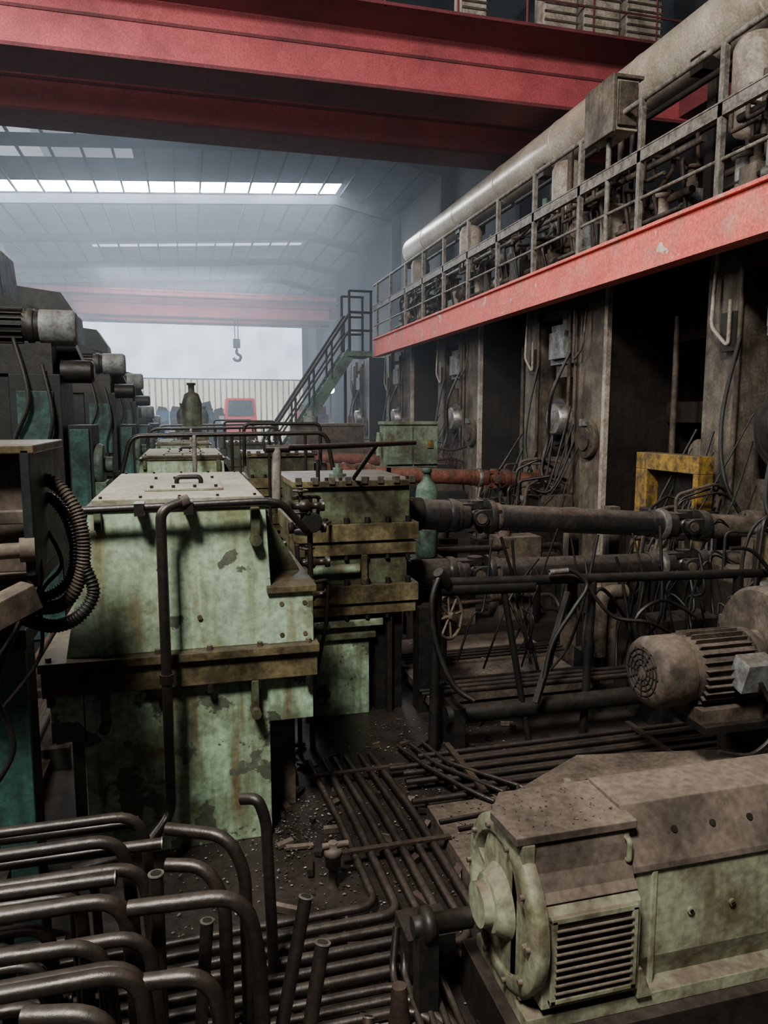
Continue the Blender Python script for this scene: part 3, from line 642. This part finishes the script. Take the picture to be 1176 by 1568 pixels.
for i in range(3):
    y=3.16+i*.08
    b.tube([(-.6,y,.11),(1.0,y,.11),(1.18,y-.3,.08),(1.2,1.8,.08)],.024,M_PIPE,10,.12)
for y in(5.6,4.5):b.box(.9,1.68,y,y+.04,.11,.13,M_PIPE2)
b.obj('floor_pipe_bundle')
b=MB()
for i in range(10):
    y=5.08+i*.075;z=.09+.02*(i%2)
    b.tube([(1.62+U(-.1,.5),y,z),(2.6,y,z),(5.2,y+U(-.03,.03),z)],.023,M_PIPE,10,.1)
for i in range(3):
    b.tube([(1.75+i*.12,6.1,.06),(1.8+i*.1,5.5,.16),(2.0+i*.2,5.03-i*.02,.16),(2.15+i*.2,4.86,.13)],.018,M_PIPE,8,.1)
for i in range(3):
    b.tube([(1.66+i*.1,4.7-i*.12,.13),(2.1+i*.1,4.73-i*.12,.13),(2.3+i*.1,4.98,.16)],.014,M_PIPE,8,.05)
for x in(2.1,3.9): b.box(x,x+.05,5.0,5.85,.13,.16,M_PIPE2)
b.cyl((2.15,5.95,.36),(4.4,5.95,.36),.085,M_BLACK,16)
for i in range(3): b.cyl((2.2,6.15+i*.1,.5),(4.6,6.15+i*.1,.48),.028,M_PIPE,8)
b.box(4.3,4.4,5.85,6.45,0,.5,M_BLACK);b.box(2.2,2.3,5.85,6.45,0,.45,M_BLACK)
b.obj('cross_floor_pipes')
b=MB()
b.box(1.02,1.28,3.35,3.6,.12,.32,M_BLACK);b.lathe((.98,3.15,.55),(1,0,0),[(0,.05),(.05,.05),(.05,.08),(.1,.08),(.1,.05),(.3,.05)],M_BLACK,14);b.box(1.0,1.1,3.1,3.2,0,.55,M_BLACK)
for i in range(5): b.tube([(1.0+i*.06,3.5,.3),(.95+i*.06,3.4,.12),(.9+i*.07,2.6,.1)],.02,M_PIPE,8,.06)
b.obj('valve_block')
b=MB()
b.lathe((.82,4.35,.0),(0,0,1),[(0,.03),(.15,.03),(.15,.05),(.22,.05),(.22,.06),(.27,.06),(.27,.03),(.31,.03)],M_TANC,12);b.cyl((.75,4.35,.29),(.92,4.35,.29),.02,M_TANC,10)
b.obj('drain_valve')
# ---------------------------------------------------------------- foreground left pipe rack
random.seed(3)
b=MB()
for i in range(14):
    y=3.62-i*.108;z=1.05+.06*(i%2)+U(-.03,.03);xe=-.28+U(-.10,.08)-(.04 if i%3==0 else 0)
    r=U(.024,.031)
    if i in(0,2,5):
        b.tube([(-2.0,y,z),(xe+.03,y-.03,z)],r,M_PIPE,12,0,hollow=True)
    else:
        b.tube([(-2.0,y,z),(-1.0,y+U(-.03,.03),z+U(-.02,.02)),(xe,y,z),(xe+.03,y,z-.3),(xe+.04,y+U(-.04,.04),0)],r,M_PIPE,12,.13)
for i in range(11):
    y=3.55-i*.125;z=.86+U(-.03,.03);xe=-.50+U(-.15,.1)
    b.tube([(-2.0,y,z),(xe,y,z),(xe+.02,y,0)],U(.022,.030),M_PIPE,10,.12)
for i in range(10):
    y=3.5-i*.13;z=.55+U(-.03,.03);b.cyl((-2.0,y,z),(-.62+U(-.1,.2),y,z),.026,M_PIPE,10)
for xx in(-1.6,-.95): b.box(xx,xx+.06,2.2,3.7,.47,.52,M_BLACK);b.box(xx,xx+.06,2.2,3.7,.78,.83,M_BLACK);b.box(xx,xx+.06,3.6,3.66,0,.78,M_BLACK);b.box(xx,xx+.06,2.2,2.26,0,.78,M_BLACK)
b.obj('pipe_rack')
b=MB()
b.tube([(-.28,2.86,1.08),(.17,2.80,1.10),(.22,2.80,.8),(.24,2.80,0)],.032,M_PIPE,12,.14)
b.tube([(-.25,2.55,1.0),(.02,2.50,1.02),(.06,2.50,.8),(.05,2.5,0)],.030,M_PIPE,12,.12)
b.tube([(-.15,3.45,1.06),(.12,3.32,1.06),(.20,3.28,.9),(.20,3.25,0)],.030,M_PIPE,12,.14)
b.tube([(-.15,3.25,1.0),(.02,3.2,1.0),(.10,3.15,.85),(.10,3.12,0)],.030,M_PIPE,12,.12)
b.tube([(.22,3.75,1.0),(.30,3.7,1.02),(.34,3.68,.9),(.36,3.6,0)],.030,M_PIPE,12,.08)
b.tube([(-.55,2.3,1.15),(-.30,2.25,1.15),(-.26,2.25,.9),(-.25,2.25,0)],.032,M_PIPE,12,.12)
b.obj('bent_pipes')
b=MB()
for (x0,y0,x1,y1,zt,r,m) in((.20,2.75,.44,2.98,.92,.030,M_PIPE),(.25,2.45,.46,2.68,.92,.030,M_PIPE),(-.18,2.95,-.18,3.0,1.12,.030,M_PIPE),(.62,2.7,.70,2.9,.35,.026,M_PIPE2),(-.05,3.0,.02,3.1,.8,.028,M_PIPE)):
    b.tube([(x0,y0,0),(x1,y1,zt)],r,m,12,0,hollow=True)
b.lathe((.80,2.72,0),(0,.06,1),[(0,.10),(.25,.075),(.5,.04),(.60,.032)],M_PIPE2,14)
b.obj('standing_pipe_stubs')
# ---------------------------------------------------------------- DC motor bottom right
b=MB()
YB=3.20
b.prism([(2.78,.36),(2.74,.5),(2.74,.96),(2.86,1.17),(YB-.08,1.17),(YB,.96),(YB,.36)],'x',1.92,4.2,M_MOTOR)
b.prism([(2.725,.94),(2.73,.97),(2.865,1.20),(YB-.06,1.20),(YB-.06,1.165),(2.88,1.165),(2.75,.94)],'x',1.90,4.2,M_DUSTTOP)
b.prism([(2.80,.36),(2.80,.88),(2.90,1.08),(YB-.1,1.08),(YB-.02,.9),(YB-.02,.36)],'x',1.36,1.92,M_MOTOR)
b.prism([(1.33,2.76),(1.93,2.76),(1.93,YB-.04),(1.42,YB-.04),(1.31,YB-.20)],'z',1.14,1.18,M_DUSTTOP)
b.prism([(2.86,1.14),(2.78,1.14),(2.765,1.08),(2.755,1.0),(2.72,.93),(2.68,.90),(2.86,.88)],'x',1.42,1.90,M_DUSTTOP);b.box(1.36,1.42,2.755,2.86,.4,1.14,M_MOTOR)
b.prism([(2.66,.42),(2.66,.86),(2.70,.90),(2.82,.90),(2.82,.42)],'x',1.42,1.90,M_MOTOR)
b.box(1.46,1.86,2.652,2.662,.47,.83,M_BLACK)
for i in range(9): b.obox((1.66,2.645,.50+i*.037),(.38,.03,.012),(math.radians(-35),0,0),M_TANC)
for x in(1.45,1.845): b.box(x,x+.03,2.64,2.67,.45,.85,M_MOTOR)
b.box(1.45,1.875,2.64,2.67,.83,.86,M_MOTOR);b.box(1.45,1.875,2.64,2.67,.45,.475,M_MOTOR)
b.lathe((1.42,2.98,.74),(-1,0,0),[(0,.385),(.03,.395),(.06,.39),(.075,.36),(.075,.31),(.03,.29),(.03,.20),(.07,.16),(.13,.13),(.13,.10),(.18,.10)],M_MOTOR,48)
b.bolts([(1.345,2.98+.34*math.cos(a),.74+.34*math.sin(a)) for a in [i*PI/5 for i in range(10)]],(-1,0,0),.014,.02,M_TANC)
for i in range(8):
    a=i*PI/4+.3;b.beam((1.38,2.98+.13*math.cos(a),.74+.13*math.sin(a)),(1.38,2.98+.31*math.cos(a),.74+.31*math.sin(a)),.03,.02,M_MOTOR)
for x in(2.15,2.36,2.57,2.9,3.2):
    d=Vector((0,-.23,.135)).normalized();c=Vector((x,2.795,1.085));b.cyl(c-d*.01,c+d*.006,.016,M_BLACK,12)
for x in(2.22,2.45,2.68):
    b.cyl((x,2.745,.70),(x,2.728,.70),.018,M_MOTOR,12);b.cyl((x,2.73,.70),(x,2.724,.70),.010,M_BLACK,12)
for x in(2.0,3.0):b.box(x,x+.03,2.73,2.745,.36,.94,M_MOTOR)
b.tube([(1.88,2.80,1.10),(1.88,2.74,1.10),(1.88,2.74,1.0),(1.88,2.8,1.0)],.014,M_MOTOR,8,.02)
b.box(1.36,4.2,2.68,YB+.06,.30,.37,M_MOTOR);b.prism([(1.90,.37),(1.98,.37),(1.92,.52),(1.90,.52)],'y',2.66,2.72,M_MOTOR)
b.box(1.3,4.3,2.62,YB+.12,0,.30,M_STANDD)
b.obj('dc_drive_motor',bevel=.008)
b=MB()
cx,cy,cz=3.30,4.75,1.07
b.lathe((cx,cy,cz),(1,0,0),[(0,.20),(.02,.25),(.06,.27),(.30,.27),(.30,.245),(.36,.245),(.36,.25),(.85,.25),(.85,.28),(.92,.28),(.95,.2),(1.0,.1)],M_TANC,32)
for i in range(28):
    a=2*PI*i/28;b.obox((cx+.6,cy+.265*math.cos(a),cz+.265*math.sin(a)),(.46,.05,.010),(a,0,0),M_TANC)
for rr in(.06,.1,.14,.18):
    b.tube([(cx-.004,cy+rr*math.cos(2*PI*i/24),cz+rr*math.sin(2*PI*i/24)) for i in range(24)],.006,M_BLACK,6,0,closed=True)
for i in range(12):
    a=i*PI/6;b.beam((cx-.004,cy+.05*math.cos(a),cz+.05*math.sin(a)),(cx-.004,cy+.2*math.cos(a),cz+.2*math.sin(a)),.008,.012,M_BLACK)
b.obox((cx+.72,cy-.32,cz+.04),(.26,.16,.24),(.3,0,0),M_GREY)
b.box(cx+.35,cx+.9,cy-.25,cy+.25,cz-.36,cz-.25,M_TANC)
b.box(cx+.35,cx+2.2,cy-.3,cy+.35,cz-.42,cz-.36,M_BLACK);b.box(cx+1.0,cx+2.2,cy-.3,cy+.35,0,cz-.42,M_STANDD)
b.lathe((cx+1.05,cy+.1,cz+.12),(1,0,0),[(0,.10),(.05,.10),(.05,.42),(.09,.45),(.18,.45),(.2,.42),(.2,.3)],M_TANC,36)
b.lathe((cx+1.3,cy+.1,cz+.1),(1,0,0),[(0,.2),(.4,.2),(.4,.3),(.8,.3)],M_STAND,24)
b.cable([(cx+.7,cy-.42,cz),(cx+.8,cy-.5,cz-.3),(cx+.6,cy-.5,cz-.5),(cx+.3,cy-.5,cz-.45)],.02,M_BLACK)
b.obj('fan_cooled_motor',bevel=.004)
b=MB();b.box(5.0,5.7,5.2,5.9,0,1.0,M_STANDD);b.box(4.95,5.75,5.15,5.95,1.0,1.1,M_TANC)
b.lathe((5.35,5.5,1.1),(0,0,1),[(0,.2),(.3,.2),(.3,.26),(.36,.26),(.36,.1),(.5,.1)],M_GREY,20)
b.obj('pump_unit',bevel=.01)
# ---------------------------------------------------------------- debris
random.seed(17)
b=MB()
def flake(x,y,z,s,m):
    a=U(0,6.28);t=U(-.4,.4)
    pts=[]
    for k in range(4):
        an=a+k*PI/2+U(-.4,.4);rr=s*U(.5,1);pts.append((x+rr*math.cos(an),y+rr*math.sin(an),z+rr*math.cos(an)*t+s*.3))
    b.add(pts,[(0,1,2,3)],m)
for i in range(3200):
    flake(U(-.3,3.0),U(2.6,6.8),.012,U(.004,.018),random.choice([M_WHITE,M_TANC,M_TANC,M_PIPE2,M_BLACK]))
for i in range(150): flake(random.gauss(.6,.18),random.gauss(5.0,.25),.03,U(.004,.014),random.choice([M_TANK,M_TANC,M_GREEN2]))
for i in range(600): flake(U(-.1,1.0),U(2.45,3.25),.075,U(.006,.03),random.choice([M_WHITE,M_CONC,M_TANC,M_BLACK,M_RUST]))
for i in range(200): flake(U(1.7,2.6),U(4.0,4.98),.105,U(.004,.016),random.choice([M_TANC,M_BLACK,M_TANK]))
for i in range(60):
    flake(U(1.36,1.9),U(2.8,3.12),1.183,U(.003,.010),random.choice([M_TANC,M_PIPE2,M_BLACK]))
for i in range(90):
    flake(U(1.9,4.1),U(3.6,4.6),.352,U(.005,.028),random.choice([M_TANC,M_PIPE2,M_BLACK,M_YEL,M_TANK]))
    flake(U(2.25,4.1),U(6.8,8.5),.245,U(.008,.025),random.choice([M_TANC,M_WHITE,M_BLACK]))
for i in range(130):
    x,y=U(.3,3),U(2.7,6.5);b.obox((x,y,.03),(U(.03,.2),U(.02,.06),U(.02,.05)),(U(-.2,.2),U(-.2,.2),U(0,3)),random.choice([M_PIPE2,M_TANC,M_BLACK]))
b.obj('scrap_debris')
b=MB();b.beam((2.35,4.0,.40),(2.55,4.5,.42),.05,.04,M_TANK);b.beam((2.35,4.3,.40),(2.5,4.0,.40),.03,.03,M_TANK)
b.tube([(1.7,4.2,.12),(2.1,4.35,.25),(2.6,4.3,.38),(2.8,4.45,.4)],.012,M_PIPE,6,.1);b.obj('timber_offcuts')
# ---------------------------------------------------------------- far background
b=MB()
b.box(0,2.2,0,2,.9,2.2,M_TRUCK);b.prism([(0,2.2),(2.2,2.2),(2.05,3.1),(.15,3.1)],'y',.1,2,M_TRUCK)
b.prism([(.2,2.25),(2.0,2.25),(1.9,3.0),(.3,3.0)],'y',.02,.12,M_GLASS);b.box(.1,2.1,-.1,0,.5,.95,M_GREY)
b.box(-.1,2.3,2,7,1.1,2.6,M_TRUCK)
for x in(.2,1.7):
    for y in(.8,4,5.5): b.cyl((x,y,.5),(x+.35,y,.5),.5,M_BLACK,18)
    b.cyl((x+.1,-.03,1.3),(x+.1,0,1.3),.14,M_WHITE,12)
o=b.obj('truck',loc=(2.5,50,0));o.scale=(.95,1,1.36)
random.seed(8)
for i in range(8):
    b=MB();x=-4.2+i*.83+U(-.1,.1);y=44+U(-2,4);h=U(2.9,3.5)
    b.box(x,x+.75,y,y+1.2,0,h,random.choice([M_BLACK,M_STANDD,M_BLUE,M_STANDD]));b.prism([(x+.05,h),(x+.7,h),(x+.6,h+U(.2,.5)),(x+.15,h+.3)],'y',y,y+1.1,random.choice([M_STANDD,M_BLACK,M_GREY]))
    b.cyl((x+.3,y-.1,h-.5),(x+.3,y,h-.5),.2,M_GREY,12);b.box(x+.4,x+.7,y-.05,y,h-.6,h-.1,random.choice([M_GREY,M_BLUE,M_WHITE]))
    b.obj('stored_machine')
for i in range(9):
    b=MB();x=5.6+U(0,3.2);y=33+i*2.7;h=U(2.2,3.6)
    b.box(x,x+.7,y,y+.8,0,h,random.choice([M_WHITE,M_BLUE,M_TANC,M_TRUCK,M_GREY]));b.box(x+.1,x+.6,y+.1,y+.7,h,h+.4,random.choice([M_TANC,M_WHITE,M_RUST]));b.box(x+.05,x+.38,y-.02,y,.1,h-.1,M_GREY)
    b.cyl((x+.5,y-.05,1.0),(x+.5,y,1.0),.05,M_STEEL,12);b.obj('tool_cabinet')
b=MB();b.cyl((8.6,45,0),(8.6,45,4.4),.06,M_BLACK,8);b.lathe((8.6,44.9,4.6),(0,-1,0),[(0,.1),(.1,.22),(.12,.22)],M_GREY,16);b.cyl((8.6,44.78,4.6),(8.6,44.76,4.6),.2,E_LAMP,16);b.obj('work_lamp')
b=MB()
b.box(2.9,4.8,20.2,21.4,1.4,2.75,M_TANC);b.box(2.85,4.85,20.15,21.45,2.75,2.82,M_FLANGE);b.box(3.0,4.7,20.3,21.3,0,1.4,M_STANDD)
b.lathe((3.4,20.8,2.82),(0,0,1),[(0,.2),(.2,.2),(.2,.1),(.35,.1)],M_GREY,14)
b.obj('oil_tank',bevel=.01)
# ---------------------------------------------------------------- lights
def area(name,loc,tgt,size,en,col,sy=None):
    l=bpy.data.lights.new(name,'AREA');l.energy=en;l.color=col;l.size=size
    if sy: l.shape='RECTANGLE';l.size_y=sy
    o=bpy.data.objects.new(name,l);o.location=loc
    o.rotation_euler=(Vector(tgt)-Vector(loc)).to_track_quat('-Z','Y').to_euler()
    bpy.context.scene.collection.objects.link(o);return o
area('added_key_front',(-3.0,-2,12),(1.2,6,1),2.0,3000,(1,.96,.88))  # added key lamp, overhead behind the camera, lights the foreground
area('added_fill_left',(-9,9,13),(6.5,13,5.5),4,3300,(1,.95,.88),10)  # added fill lamp from upper left for the gallery and red beam
area('added_fill_mid',(-2,27,14),(0,22,2),6,800,(.80,.90,1),10)  # added bluish area lamp over the middle bays
area('added_fill_far',(0,60,14),(0,62,0),12,4800,(.80,.90,1),16)  # added bluish lamp that brightens the far haze
w=bpy.data.worlds.new('world');bpy.context.scene.world=w;w.use_nodes=True
w.node_tree.nodes['Background'].inputs[0].default_value=(.8,.88,1,1);w.node_tree.nodes['Background'].inputs[1].default_value=.04
# ---------------------------------------------------------------- camera
c=bpy.data.cameras.new('camera');co=bpy.data.objects.new('camera',c);bpy.context.scene.collection.objects.link(co)
co.location=(0,0,3);co.rotation_euler=(math.radians(90-7.33),0,math.radians(-14.9))
c.sensor_fit='VERTICAL';c.sensor_height=36;c.lens=1600/2212*36;c.clip_end=300
bpy.context.scene.camera=co
